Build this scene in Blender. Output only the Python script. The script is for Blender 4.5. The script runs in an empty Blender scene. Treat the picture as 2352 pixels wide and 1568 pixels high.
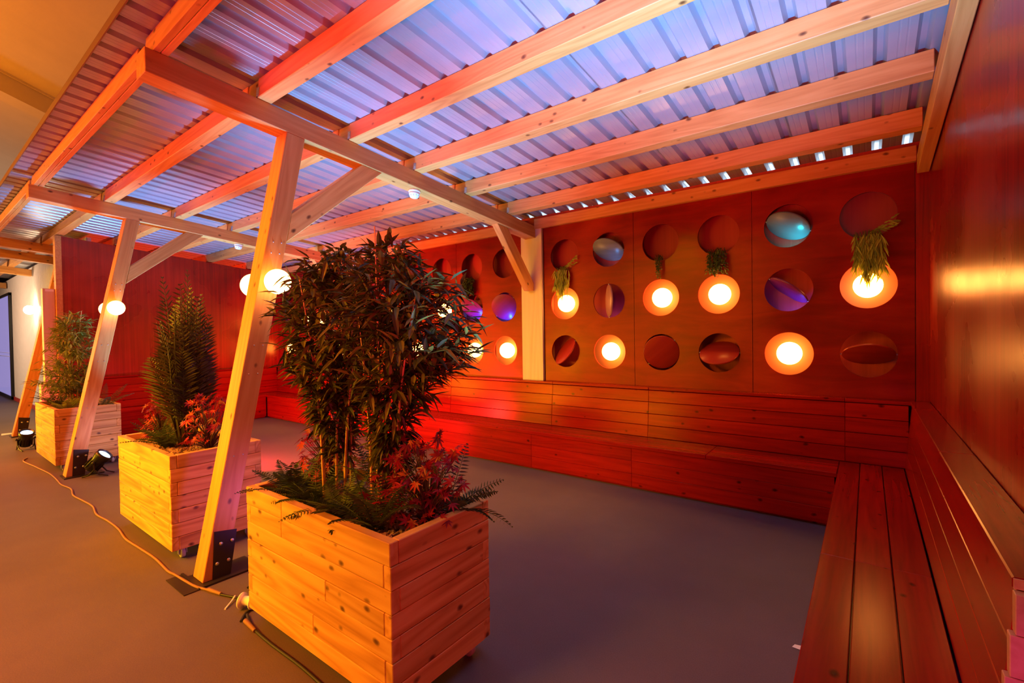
import bpy, bmesh, math, random
from mathutils import Vector, Matrix, Euler

C = bpy.context.scene
COL = C.collection
PI = math.pi

# ------------------------------------------------------------------ camera
cam_d = bpy.data.cameras.new('camera')
cam = bpy.data.objects.new('camera', cam_d); COL.objects.link(cam)
cam_d.sensor_width = 36.0
cam_d.lens = 1078.01 / 2352 * 36.0
cam_d.clip_start = 0.02
R_ = Vector((0.79687534, 0.60393712, -0.01580051))
U_ = Vector((0.00326941, 0.02184224, 0.99975608))
F_ = Vector((-0.60413492, 0.79673263, -0.01543103))
cam.matrix_world = Matrix(((R_.x, U_.x, -F_.x, 0), (R_.y, U_.y, -F_.y, 0), (R_.z, U_.z, -F_.z, 1.60), (0, 0, 0, 1)))
C.camera = cam

# ------------------------------------------------------------------ view, world
C.view_settings.view_transform = 'Standard'
C.view_settings.look = 'None'
C.view_settings.gamma = 1
C.view_settings.use_curve_mapping = False
C.view_settings.exposure = -0.33
W = bpy.data.worlds.new('world'); C.world = W
W.use_nodes = True
W.node_tree.nodes['Background'].inputs[0].default_value = (0.55, 0.16, 0.14, 1)
W.node_tree.nodes['Background'].inputs[1].default_value = 0.005


# ------------------------------------------------------------------ lights of the place
def lamp(name, kind, loc, energy, color, size=0.1, aim=None, angle=None, blend=0.5, size_y=None, spread=180):
    l = bpy.data.lights.new(name, kind)
    l.energy = energy; l.color = color
    if kind == 'AREA':
        l.size = size
        l.spread = math.radians(spread)
        if size_y: l.shape = 'RECTANGLE'; l.size_y = size_y
    else:
        l.shadow_soft_size = size
    if kind == 'SPOT':
        l.spot_size = math.radians(angle); l.spot_blend = blend
    o = bpy.data.objects.new(name, l); COL.objects.link(o)
    o.location = loc
    if aim is not None:
        d = Vector(aim) - Vector(loc)
        o.rotation_euler = d.to_track_quat('-Z', 'Y').to_euler()
    return o


AMBER = (1.0, 0.52, 0.015)
WARM = (1.0, 0.40, 0.075)
CYAN = (0.10, 0.43, 1.0)
BLUE = (0.05, 0.13, 1.0)
RED = (1.0, 0.03, 0.05)

# amber floodlight batteries in the hall in front of the shelter, behind the camera
lamp('hall_flood_row', 'AREA', (-4.9, -2.2, 0.8), 24, AMBER, 1.4, (-2.9, 1.2, 1.1), size_y=0.25, spread=70)
lamp('hall_flood_row', 'AREA', (-7.4, -2.2, 0.8), 38, AMBER, 1.4, (-5.3, 1.2, 1.1), size_y=0.25, spread=70)
lamp('hall_flood_row', 'AREA', (-11.6, -2.2, 0.8), 90, AMBER, 1.4, (-9.3, 1.2, 1.2), size_y=0.25, spread=74)
lamp('hall_lamp_row', 'AREA', (-5.2, -2.9, 4.0), 125, AMBER, 4.4, (-4.6, 1.2, 1.1), size_y=0.3, spread=56)
lamp('hall_lamp_row', 'AREA', (-12.2, -2.9, 4.0), 110, AMBER, 5.0, (-11.0, 1.2, 1.2), size_y=0.3, spread=60)
lamp('hall_lamp_row', 'AREA', (-5.6, -3.0, 4.3), 22, AMBER, 5.0, (-3.0, 5.0, 2.3), size_y=0.3, spread=60)
lamp('hall_flood', 'AREA', (-16.5, -1.6, 2.4), 230, (1.0, 0.66, 0.42), 1.0, (-15.5, 2.0, 1.6))
lamp('hall_ceiling_fill', 'AREA', (-9.0, -1.2, 3.9), 190, (1.0, 0.30, 0.012), 6.0, (-9.0, 0.6, 6.0), size_y=0.3)  # unseen upward lamp added to brighten the hall ceiling
# red lamps above the walkway
lamp('red_hall_lamp', 'AREA', (-3.5, -1.6, 3.9), 160, (1.0, 0.06, 0.01), 1.5, (-3.8, -0.2, 0.0), spread=120)
lamp('red_hall_lamp', 'AREA', (-9.5, -1.6, 3.9), 200, (1.0, 0.10, 0.02), 1.5, (-9.0, 0.0, 0.0), spread=120)
# red floor spots: up to the purlins, onto the side of the nearest planter, onto the near roof edge
lamp('red_row', 'AREA', (-4.0, -4.5, 0.5), 62, (1.0, 0.02, 0.08), 8.0, (-3.6, 2.5, 3.3), size_y=0.3, spread=30)
lamp('red_wash', 'SPOT', (0.1, -1.6, 0.4), 700, (1.0, 0.04, 0.10), 0.15, (-1.3, 1.6, 3.0), 62, 1.0)
lamp('red_side', 'SPOT', (1.6, -0.9, 1.3), 260, (1.0, 0.04, 0.06), 0.15, (-2.3, 1.4, 1.2), 58, 0.9)
lamp('red_edge', 'SPOT', (-5.0, -1.2, 0.4), 240, (1.0, 0.03, 0.10), 0.15, (-5.4, 1.0, 3.4), 86, 1.0)
lamp('magenta_wash', 'SPOT', (0.05, -0.9, 1.3), 190, (0.70, 0.0, 0.95), 0.12, (0.36, 1.62, 0.62), 17, 0.6)
# beams of the floor uplighters (cans of the first and third are built below)
lamp('uplight_beam', 'SPOT', (-3.25, 2.05, 0.32), 1700, CYAN, 0.08, (-3.6, 2.9, 3.3), 72, 1.0)
lamp('uplight_beam', 'SPOT', (-0.75, 0.75, 0.35), 3300, CYAN, 0.08, (-0.75, 2.2, 3.4), 62, 1.0)  # out of frame, no can built; placed for the roof's bright patch
lamp('uplight_beam', 'SPOT', (-7.2, 1.98, 0.38), 1500, CYAN, 0.08, (-8.0, 3.0, 3.3), 100, 0.9)
# red uplights behind the planters
lamp('red_uplight', 'SPOT', (-6.3, 1.95, 0.45), 800, RED, 0.03, (-6.9, 4.5, 0.35), 112, 0.2)
lamp('red_uplight', 'SPOT', (-10.95, 3.2, 0.3), 900, (1.0, 0.06, 0.02), 0.08, (-11.0, 3.4, 3.4), 120, 0.8)
lamp('red_uplight', 'SPOT', (-10.1, 1.2, 0.32), 60, (1.0, 0.1, 0.08), 0.08, (-10.3, 1.5, 1.4), 100, 0.7)
lamp('red_uplight', 'SPOT', (-8.1, 2.3, 0.4), 70, (1.0, 0.02, 0.12), 0.05, (-10.2, 3.0, 1.9), 100, 0.9)  # unseen lamp added to redden the left wall
lamp('uplight_spill', 'SPOT', (-6.95, 1.75, 0.4), 26, (.55, .5, 1.0), 0.05, (-7.9, 1.5, 0.6), 90, 0.8)  # added lamp standing in for can spill on the farthest planter
lamp('uplight_spill', 'SPOT', (-2.98, 1.72, 0.36), 14, (.6, .15, 1.0), 0.05, (-3.95, 1.5, 0.6), 90, 0.8)  # added lamp standing in for can spill on the middle planter
# cold light outside behind the back wall
lamp('outdoor_daylight', 'AREA', (-4.0, 6.0, 2.75), 160, (0.6, 0.85, 1.0), 10.0, (-4.0, 5.3, 3.1), size_y=0.3)


# ------------------------------------------------------------------ materials
def newmat(name):
    m = bpy.data.materials.new(name); m.use_nodes = True
    nt = m.node_tree
    for n in list(nt.nodes): nt.nodes.remove(n)
    out = nt.nodes.new('ShaderNodeOutputMaterial')
    b = nt.nodes.new('ShaderNodeBsdfPrincipled')
    nt.links.new(b.outputs[0], out.inputs[0])
    return m, nt, b


def N(nt, t, **kw):
    n = nt.nodes.new('ShaderNode' + t)
    for k, v in kw.items():
        if hasattr(n, k): setattr(n, k, v)
        else: n.inputs[k.replace('_', ' ')].default_value = v
    return n


def ramp(nt, stops, interp='LINEAR'):
    n = nt.nodes.new('ShaderNodeValToRGB'); cr = n.color_ramp; cr.interpolation = interp
    while len(cr.elements) < len(stops): cr.elements.new(0.5)
    for e, (p, c) in zip(cr.elements, stops):
        e.position = p; e.color = (c[0], c[1], c[2], 1) if len(c) == 3 else c
    return n


def wood(name, cols, rough=0.5, coat=0.0, knots=0.5, scale=1.0, spec=0.4, bump=0.15, dark=0.25, coat_rough=0.2, lines=0.26):
    """board timber, grain along local X; attribute 'rnd' shifts it per board"""
    m, nt, b = newmat(name); L = nt.links.new
    tc = N(nt, 'TexCoord')
    at = N(nt, 'Attribute', attribute_name='rnd')
    oi = N(nt, 'ObjectInfo')
    add = N(nt, 'Math', operation='ADD'); L(at.outputs['Fac'], add.inputs[0]); L(oi.outputs['Random'], add.inputs[1])
    cx = N(nt, 'CombineXYZ')
    mu = N(nt, 'Math', operation='MULTIPLY'); L(add.outputs[0], mu.inputs[0]); mu.inputs[1].default_value = 23.7
    mu2 = N(nt, 'Math', operation='MULTIPLY'); L(add.outputs[0], mu2.inputs[0]); mu2.inputs[1].default_value = 7.3
    L(mu.outputs[0], cx.inputs[0]); L(mu2.outputs[0], cx.inputs[1]); L(mu.outputs[0], cx.inputs[2])
    va = N(nt, 'VectorMath', operation='ADD'); L(tc.outputs['Object'], va.inputs[0]); L(cx.outputs[0], va.inputs[1])
    mp = N(nt, 'Mapping'); mp.inputs['Scale'].default_value = (1.6 * scale, 34 * scale, 34 * scale); L(va.outputs[0], mp.inputs[0])
    n1 = N(nt, 'TexNoise', Scale=1.0, Detail=5.0, Roughness=0.6, Distortion=0.5); L(mp.outputs[0], n1.inputs[0])
    # growth lines
    mp2 = N(nt, 'Mapping'); mp2.inputs['Scale'].default_value = (0.45 * scale, 5.5 * scale, 5.5 * scale); L(va.outputs[0], mp2.inputs[0])
    n2 = N(nt, 'TexNoise', Scale=1.0, Detail=2.0, Roughness=0.5, Distortion=0.3); L(mp2.outputs[0], n2.inputs[0])
    m9 = N(nt, 'Math', operation='MULTIPLY'); L(n2.outputs[0], m9.inputs[0]); m9.inputs[1].default_value = 22.0
    fr = N(nt, 'Math', operation='PINGPONG'); L(m9.outputs[0], fr.inputs[0]); fr.inputs[1].default_value = 1.0
    mx0 = N(nt, 'Mix'); mx0.data_type = 'FLOAT'; mx0.inputs[0].default_value = lines
    L(n1.outputs[0], mx0.inputs[2]); L(fr.outputs[0], mx0.inputs[3])
    rp = ramp(nt, [(0.22, cols[0]), (0.5, cols[1]), (0.8, cols[2])]); L(mx0.outputs[0], rp.inputs[0])
    # per board value
    mr = N(nt, 'MapRange'); L(add.outputs[0], mr.inputs[0]); mr.inputs[2].default_value = 2.0; mr.inputs[3].default_value = 1.12; mr.inputs[4].default_value = 0.80
    frac = N(nt, 'Math', operation='FRACT'); ml = N(nt, 'Math', operation='MULTIPLY'); ml.inputs[1].default_value = 5.37
    L(add.outputs[0], ml.inputs[0]); L(ml.outputs[0], frac.inputs[0])
    mr2 = N(nt, 'MapRange'); L(frac.outputs[0], mr2.inputs[0]); mr2.inputs[3].default_value = 0.82; mr2.inputs[4].default_value = 1.12
    hv = N(nt, 'HueSaturation'); L(rp.outputs[0], hv.inputs['Color']); L(mr2.outputs[0], hv.inputs['Value'])
    col = hv.outputs[0]
    if knots > 0:
        mpk = N(nt, 'Mapping'); mpk.inputs['Scale'].default_value = (7.5, 12.0, 12.0); L(va.outputs[0], mpk.inputs[0])
        nd = N(nt, 'TexNoise', Scale=2.0, Detail=2.0); L(mpk.outputs[0], nd.inputs[0])
        vs = N(nt, 'VectorMath', operation='SCALE'); L(nd.outputs['Color'], vs.inputs[0]); vs.inputs['Scale'].default_value = 0.16
        vk = N(nt, 'VectorMath', operation='ADD'); L(mpk.outputs[0], vk.inputs[0]); L(vs.outputs[0], vk.inputs[1])
        vo = N(nt, 'TexVoronoi', Scale=1.0); L(vk.outputs[0], vo.inputs['Vector'])
        sx = N(nt, 'SeparateColor'); L(vo.outputs['Color'], sx.inputs[0])
        gt = N(nt, 'Math', operation='GREATER_THAN'); L(sx.outputs[0], gt.inputs[0]); gt.inputs[1].default_value = 1.0 - knots
        kr = ramp(nt, [(0.06, (1, 1, 1)), (0.12, (0.7, 0.7, 0.7)), (0.20, (0, 0, 0))]); L(vo.outputs['Distance'], kr.inputs[0])
        km = N(nt, 'Math', operation='MULTIPLY'); L(kr.outputs[0], km.inputs[0]); L(gt.outputs[0], km.inputs[1])
        mk = N(nt, 'Mix'); mk.data_type = 'RGBA'; L(km.outputs[0], mk.inputs[0]); L(col, mk.inputs[6])
        mk.inputs[7].default_value = (cols[0][0] * dark, cols[0][1] * dark * 0.8, cols[0][2] * dark * 0.7, 1)
        col = mk.outputs[2]
    L(col, b.inputs['Base Color'])
    b.inputs['Roughness'].default_value = rough
    b.inputs['Specular IOR Level'].default_value = spec
    b.inputs['Coat Weight'].default_value = coat
    b.inputs['Coat Roughness'].default_value = coat_rough
    if name.startswith('red'): b.inputs['Specular Tint'].default_value = (1, .42, .12, 1)
    bp = N(nt, 'Bump'); bp.inputs['Strength'].default_value = bump; bp.inputs['Distance'].default_value = 0.004
    L(mx0.outputs[0], bp.inputs['Height']); L(bp.outputs[0], b.inputs['Normal'])
    return m


PINE = ((0.54, 0.21, 0.045), (0.66, 0.295, 0.07), (0.74, 0.37, 0.105))
m_pine = wood('pine_timber', PINE, 0.55, knots=0.45, bump=0.06)
m_plank = wood('planter_plank', ((0.44, 0.18, 0.03), (0.64, 0.32, 0.07), (0.74, 0.42, 0.12)), 0.6, knots=0.7, scale=0.8, bump=0.15, lines=0.36)
m_lightply = wood('pale_plywood', ((0.62, 0.44, 0.30), (0.70, 0.52, 0.37), (0.76, 0.58, 0.43)), 0.5, knots=0.0, scale=0.5, bump=0.05)
m_bench = wood('red_stained_board', ((0.18, 0.003, 0.003), (0.28, 0.005, 0.004), (0.36, 0.009, 0.005)), 0.25, coat=0.03, knots=0.3, scale=0.8, spec=0.32, bump=0.03, dark=0.3, coat_rough=0.22, lines=0.15)
m_disc = wood('red_stained_disc', ((0.26, 0.012, 0.010), (0.33, 0.018, 0.012), (0.38, 0.028, 0.014)), 0.4, coat=0.2, knots=0.0, scale=0.4, spec=0.5, bump=0.05)


def plywood(name, cols, vertical=True, rough=0.33, coat=0.3, bump=0.12, spec=0.7):
    m, nt, b = newmat(name); L = nt.links.new
    tc = N(nt, 'TexCoord')
    mp = N(nt, 'Mapping'); mp.inputs['Scale'].default_value = (26, 26, 0.5) if vertical else (1.2, 1.2, 6)
    L(tc.outputs['Object'], mp.inputs[0])
    n1 = N(nt, 'TexNoise', Scale=1.0, Detail=7.0, Roughness=0.62, Distortion=0.9); L(mp.outputs[0], n1.inputs[0])
    n2 = N(nt, 'TexNoise', Scale=1.6, Detail=3.0, Roughness=0.5); L(tc.outputs['Object'], n2.inputs[0])
    mx = N(nt, 'Mix'); mx.data_type = 'FLOAT'; mx.inputs[0].default_value = 0.4; L(n1.outputs[0], mx.inputs[2]); L(n2.outputs[0], mx.inputs[3])
    rp = ramp(nt, [(0.34, cols[0]), (0.5, cols[1]), (0.66, cols[2])]); L(mx.outputs[0], rp.inputs[0]); L(rp.outputs[0], b.inputs['Base Color'])
    rr = N(nt, 'MapRange'); L(n2.outputs[0], rr.inputs[0]); rr.inputs[1].default_value = 0.35; rr.inputs[2].default_value = 0.65
    rr.inputs[3].default_value = rough - 0.05; rr.inputs[4].default_value = rough + 0.09
    L(rr.outputs[0], b.inputs['Roughness'])
    b.inputs['Coat Weight'].default_value = coat; b.inputs['Coat Roughness'].default_value = 0.28
    b.inputs['Specular Tint'].default_value = (1, .46, .16, 1)
    b.inputs['Specular IOR Level'].default_value = spec
    bp = N(nt, 'Bump'); bp.inputs['Strength'].default_value = bump; bp.inputs['Distance'].default_value = 0.006
    L(n1.outputs[0], bp.inputs['Height']); L(bp.outputs[0], b.inputs['Normal'])
    return m


REDS = ((0.14, 0.002, 0.003), (0.22, 0.004, 0.005), (0.31, 0.011, 0.007))
m_ply = plywood('red_stained_plywood', REDS, False, coat=0.04, bump=0.05, spec=0.45)
m_disc_bluelit = wood('blue_lit_disc_face', ((0.16, 0.010, 0.07), (0.20, 0.014, 0.09), (0.24, 0.018, 0.11)), 0.35, coat=0.1, knots=0.0, scale=0.4, bump=0.02)  # bluer base so red discs show the blue light falling on them
m_disc_cyanlit = wood('cyan_lit_disc_face', ((0.12, 0.14, 0.17), (0.15, 0.17, 0.20), (0.18, 0.20, 0.23)), 0.35, coat=0.1, knots=0.0, scale=0.4, bump=0.02)  # greyed base puts the cyan light on otherwise red discs
m_disc_lamplit = wood('lamp_lit_disc_face', ((0.34, 0.13, 0.13), (0.42, 0.17, 0.17), (0.48, 0.21, 0.20)), 0.4, coat=0.2, knots=0.0, scale=0.4, bump=0.02)  # paler base carries the neighbouring globe's peach glow on a red disc
m_plyv = plywood('red_stained_plywood_upright', ((0.15, 0.002, 0.004), (0.28, 0.005, 0.005), (0.42, 0.014, 0.007)), True, 0.27, 0.35, 0.05, 0.9)
m_cavity = plywood('red_cavity_board', ((0.27, 0.02, 0.02), (0.34, 0.03, 0.028), (0.38, 0.035, 0.03)), True, 0.6, 0.0, 0.04)


def plain(name, col, rough=0.5, metal=0.0, spec=0.5, noise=0.0, nscale=8.0, emit=None, estr=0.0, trans=0.0, bump=0.0):
    m, nt, b = newmat(name); L = nt.links.new
    b.inputs['Base Color'].default_value = (*col, 1)
    b.inputs['Roughness'].default_value = rough; b.inputs['Metallic'].default_value = metal
    b.inputs['Specular IOR Level'].default_value = spec
    if noise or bump:
        tc = N(nt, 'TexCoord')
        n1 = N(nt, 'TexNoise', Scale=nscale, Detail=6.0, Roughness=0.65); L(tc.outputs['Object'], n1.inputs[0])
        rp = ramp(nt, [(0.25, tuple(c * (1 - noise) for c in col)), (0.75, tuple(min(1, c * (1 + noise)) for c in col))])
        L(n1.outputs[0], rp.inputs[0]); L(rp.outputs[0], b.inputs['Base Color'])
        if bump:
            bp = N(nt, 'Bump'); bp.inputs['Strength'].default_value = bump; bp.inputs['Distance'].default_value = 0.01
            L(n1.outputs[0], bp.inputs['Height']); L(bp.outputs[0], b.inputs['Normal'])
    if emit:
        b.inputs['Emission Color'].default_value = (*emit, 1); b.inputs['Emission Strength'].default_value = estr
    return m


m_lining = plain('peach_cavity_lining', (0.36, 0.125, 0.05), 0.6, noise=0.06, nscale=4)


def floor_mat():
    m, nt, b = newmat('worn_grey_floor'); L = nt.links.new
    tc = N(nt, 'TexCoord')
    n1 = N(nt, 'TexNoise', Scale=0.7, Detail=5.0, Roughness=0.6); L(tc.outputs['Object'], n1.inputs[0])
    n2 = N(nt, 'TexNoise', Scale=160.0, Detail=2.0, Roughness=0.7); L(tc.outputs['Object'], n2.inputs[0])
    mx = N(nt, 'Mix'); mx.data_type = 'FLOAT'; mx.inputs[0].default_value = 0.4; L(n1.outputs[0], mx.inputs[2]); L(n2.outputs[0], mx.inputs[3])
    rp = ramp(nt, [(0.3, (0.085, 0.062, 0.070)), (0.55, (0.13, 0.098, 0.108)), (0.75, (0.18, 0.135, 0.145))]); L(mx.outputs[0], rp.inputs[0])
    L(rp.outputs[0], b.inputs['Base Color'])
    b.inputs['Roughness'].default_value = 0.62; b.inputs['Specular IOR Level'].default_value = 0.35
    bp = N(nt, 'Bump'); bp.inputs['Strength'].default_value = 0.35; bp.inputs['Distance'].default_value = 0.003
    L(n2.outputs[0], bp.inputs['Height']); L(bp.outputs[0], b.inputs['Normal'])
    return m


def leaf_mat(name, c1, c2, rough=0.45, trans=0.35):
    m, nt, b = newmat(name); L = nt.links.new
    at = N(nt, 'Attribute', attribute_name='rnd')
    rp = ramp(nt, [(0.0, c1), (1.0, c2)]); L(at.outputs['Fac'], rp.inputs[0])
    L(rp.outputs[0], b.inputs['Base Color'])
    b.inputs['Roughness'].default_value = rough
    b.inputs['Specular IOR Level'].default_value = 0.35
    tr = N(nt, 'BsdfTranslucent'); L(rp.outputs[0], tr.inputs[0])
    mx = N(nt, 'MixShader'); mx.inputs[0].default_value = trans
    L(b.outputs[0], mx.inputs[1]); L(tr.outputs[0], mx.inputs[2])
    L(mx.outputs[0], nt.nodes['Material Output'].inputs[0])
    return m


m_floor = floor_mat()
m_sheet = plain('coated_steel_sheet', (0.38, 0.38, 0.42), 0.34, 0.35, 0.5, 0.06, 3.0)
m_steel = plain('galvanised_steel', (0.55, 0.56, 0.58), 0.35, 0.9)
m_plate = plain('dark_steel_plate', (0.045, 0.035, 0.035), 0.5, 0.6)
m_black = plain('black_plastic', (0.012, 0.012, 0.013), 0.35)
m_rubber = plain('grey_wheel', (0.45, 0.43, 0.40), 0.5)
m_white = plain('white_plastic', (0.80, 0.79, 0.77), 0.4)
m_cable = plain('tan_cable', (0.26, 0.13, 0.06), 0.6)
m_cableb = plain('black_cable', (0.02, 0.018, 0.018), 0.5)
m_hall = plain('hall_ceiling_panel', (0.62, 0.50, 0.40), 0.8, noise=0.08, nscale=1.2)
m_bamboo = leaf_mat('bamboo_leaf', (0.022, 0.026, 0.006), (0.19, 0.17, 0.025), 0.45, 0.18)
m_bamboo2 = leaf_mat('bright_bamboo_leaf', (0.13, 0.15, 0.02), (0.40, 0.40, 0.06), 0.45, 0.3)
m_palm = leaf_mat('palm_leaf', (0.012, 0.012, 0.005), (0.075, 0.055, 0.014), 0.4, 0.2)
m_fern = leaf_mat('fern_leaf', (0.02, 0.035, 0.012), (0.07, 0.10, 0.03), 0.5, 0.2)
m_acer = leaf_mat('red_maple_leaf', (0.12, 0.004, 0.014), (0.42, 0.010, 0.028), 0.4, 0.3)
m_trail = leaf_mat('trailing_leaf', (0.03, 0.055, 0.012), (0.16, 0.22, 0.04), 0.45, 0.35)
m_trail2 = leaf_mat('yellow_trailing_leaf', (0.20, 0.24, 0.02), (0.55, 0.55, 0.07), 0.45, 0.4)
m_cane = plain('bamboo_cane', (0.50, 0.26, 0.08), 0.4, noise=0.25, nscale=25)
m_stem = plain('dark_stem', (0.07, 0.035, 0.02), 0.7)
m_bark = plain('bark_chip', (0.36, 0.20, 0.10), 0.8, noise=0.5, nscale=60)
m_soil = plain('soil', (0.10, 0.05, 0.03), 0.9, noise=0.5, nscale=70, bump=0.8)
m_corr = plain('white_corrugated_sheet', (0.72, 0.66, 0.60), 0.45)
m_pane = plain('glowing_lilac_glass', (0.10, 0.10, 0.16), 0.08, spec=0.8, emit=(0.42, 0.36, 0.85), estr=0.75)  # lilac light is put into the glass as emission, no source behind
m_lens = plain('lit_uplight_lens', (0.2, 0.4, 0.9), 0.2, emit=(0.45, 0.75, 1.0), estr=5.0)


# ------------------------------------------------------------------ mesh collector
class MB:
    def __init__(s): s.v = []; s.f = []; s.r = []; s.sm = []

    def add(s, vs, fs, rnd=0.0, smooth=False):
        o = len(s.v); s.v.extend([tuple(p) for p in vs])
        for f in fs:
            s.f.append(tuple(i + o for i in f)); s.r.append(rnd); s.sm.append(smooth)

    def box(s, x0, x1, y0, y1, z0, z1, rnd=0.0, b=0.0, M=None):
        if b <= 0:
            vs = [(x, y, z) for z in (z0, z1) for y in (y0, y1) for x in (x0, x1)]
            fs = [(0, 2, 3, 1), (4, 5, 7, 6), (0, 1, 5, 4), (2, 6, 7, 3), (0, 4, 6, 2), (1, 3, 7, 5)]
        else:
            bm = bmesh.new(); bmesh.ops.create_cube(bm, size=1)
            for v in bm.verts:
                v.co = Vector(((x0 + x1) / 2 + v.co.x * (x1 - x0), (y0 + y1) / 2 + v.co.y * (y1 - y0), (z0 + z1) / 2 + v.co.z * (z1 - z0)))
            bmesh.ops.bevel(bm, geom=list(bm.edges), offset=b, segments=1, affect='EDGES')
            bm.verts.index_update()
            vs = [v.co.copy() for v in bm.verts]; fs = [tuple(v.index for v in f.verts) for f in bm.faces]; bm.free()
        if M is not None: vs = [M @ Vector(p) for p in vs]
        s.add(vs, fs, rnd)

    def tube(s, pts, rad, n=8, rnd=0.0, cap=True):
        pts = [Vector(p) for p in pts]
        if not isinstance(rad, (list, tuple)): rad = [rad] * len(pts)
        rings = []; up = Vector((0.13, 0.21, 0.97))
        for i, p in enumerate(pts):
            d = (pts[min(i + 1, len(pts) - 1)] - pts[max(i - 1, 0)]).normalized()
            a = d.cross(up)
            if a.length < 1e-3: a = d.cross(Vector((1, 0, 0)))
            a.normalize(); c = d.cross(a)
            rings.append([p + (a * math.cos(2 * PI * k / n) + c * math.sin(2 * PI * k / n)) * rad[i] for k in range(n)])
        vs = [v for r in rings for v in r]; fs = []
        for i in range(len(pts) - 1):
            for k in range(n):
                fs.append((i * n + k, i * n + (k + 1) % n, (i + 1) * n + (k + 1) % n, (i + 1) * n + k))
        s.add(vs, fs, rnd, True)
        if cap:
            s.add(rings[0], [tuple(range(n))[::-1]], rnd); s.add(rings[-1], [tuple(range(n))], rnd)

    def lathe(s, prof, n=32, M=None, rnd=0.0):
        """prof: (radius, height) pairs about local Z"""
        vs = []; fs = []
        for r, z in prof:
            for k in range(n): vs.append(Vector((r * math.cos(2 * PI * k / n), r * math.sin(2 * PI * k / n), z)))
        for i in range(len(prof) - 1):
            for k in range(n):
                fs.append((i * n + k, i * n + (k + 1) % n, (i + 1) * n + (k + 1) % n, (i + 1) * n + k))
        if prof[0][0] > 1e-5: fs.append(tuple(range(n))[::-1])
        if prof[-1][0] > 1e-5: fs.append(tuple((len(prof) - 1) * n + k for k in range(n)))
        if M is not None: vs = [M @ v for v in vs]
        s.add(vs, fs, rnd, True)

    def prism(s, poly, x0, x1, rnd=0.0):
        """poly in local (x,z)->extruded along local y from x0 to x1"""
        n = len(poly)
        vs = [(p[0], x0, p[1]) for p in poly] + [(p[0], x1, p[1]) for p in poly]
        fs = [tuple(range(n)), tuple(range(2 * n - 1, n - 1, -1))] + [(i, i + n, (i + 1) % n + n, (i + 1) % n) for i in range(n)]
        s.add(vs, fs, rnd)

    def leaf(s, p, d, up, L, w, rnd, droop=0.25, fold=0.25):
        d = d.normalized(); side = d.cross(up)
        if side.length < 1e-3: side = d.cross(Vector((1, 0, 0)))
        side.normalize(); nrm = side.cross(d)
        q = lambda t, a, h: p + d * (L * t) + side * (w * a) + nrm * (h * w) - Vector((0, 0, droop * L * t * t))
        vs = [p, q(.3, -.5, fold), q(.3, 0, 0), q(.3, .5, fold), q(.65, -.38, fold * .8), q(.65, 0, 0), q(.65, .38, fold * .8), q(1, 0, 0)]
        s.add(vs, [(0, 2, 1), (0, 3, 2), (1, 2, 5, 4), (2, 3, 6, 5), (4, 5, 7), (5, 6, 7)], rnd)

    def build(s, name, m, parent=None, loc=None, rot=None, mat=None, **tags):
        me = bpy.data.meshes.new(name); me.from_pydata(s.v, [], s.f); me.materials.append(m)
        a = me.attributes.new('rnd', 'FLOAT', 'FACE'); a.data.foreach_set('value', s.r)
        me.polygons.foreach_set('use_smooth', s.sm); me.update()
        o = bpy.data.objects.new(name, me); COL.objects.link(o)
        if parent: o.parent = parent
        if mat is not None: o.matrix_world = mat
        if loc is not None: o.location = loc
        if rot is not None: o.rotation_euler = rot
        for k, v in tags.items(): o[{'cat': 'category'}.get(k, k)] = v
        return o


def fixn(o):
    bm = bmesh.new(); bm.from_mesh(o.data); bmesh.ops.recalc_face_normals(bm, faces=bm.faces); bm.to_mesh(o.data); bm.free()
    return o


def empty(name, loc=(0, 0, 0), rot=(0, 0, 0), **tags):
    o = bpy.data.objects.new(name, None); COL.objects.link(o); o.location = loc; o.rotation_euler = rot
    o.empty_display_size = 0.1
    for k, v in tags.items(): o[{'cat': 'category'}.get(k, k)] = v
    return o


def copy_tree(o, parent=None):
    c = o.copy(); COL.objects.link(c)
    if parent: c.parent = parent
    for ch in [x for x in COL.objects if x.parent == o]: copy_tree(ch, c)
    return c


RB = lambda y: 3.214 - 0.0883 * (y - 0.947)      # underside of the rafters
RT = lambda y: 3.364 - 0.0875 * (y - 0.947)      # top of the rafters = underside of the purlins
PH = 0.14                                        # purlin height
XR, YB, XL = 0.405, 5.12, -10.28                 # faces of right, back and left wall

# ================================================================== SETTING
f = MB(); f.box(-26, 6, -9, 7, -0.1, 0)
f.build('floor', m_floor, kind='structure')

w = MB(); w.box(XR, XR + 0.12, 1.25, 5.45, 0, 3.95); w.build('wall_right', m_plyv, kind='structure')
w = MB(); w.box(XL - 0.12, XL, 1.66, 5.45, 0, 3.0)
w.add([(XL - 0.12, 1.66, 3.0), (XL, 1.66, 3.0), (XL, 5.45, 3.0), (XL - 0.12, 5.45, 3.0), (XL - 0.12, 1.66, RT(1.66) - 0.02), (XL, 1.66, RT(1.66) - 0.02), (XL, 4.9, 3.0), (XL - 0.12, 4.9, 3.0)],
      [(0, 1, 5, 4), (1, 6, 5), (0, 4, 7), (4, 5, 6, 7)])
w.build('wall_left', m_plyv, kind='structure')
w = MB(); w.box(XL - 0.14, XL + 0.004, 1.585, 1.66, 0, RT(1.62) - 0.02)
w.build('trim_1', m_pine, kind='structure')

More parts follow.
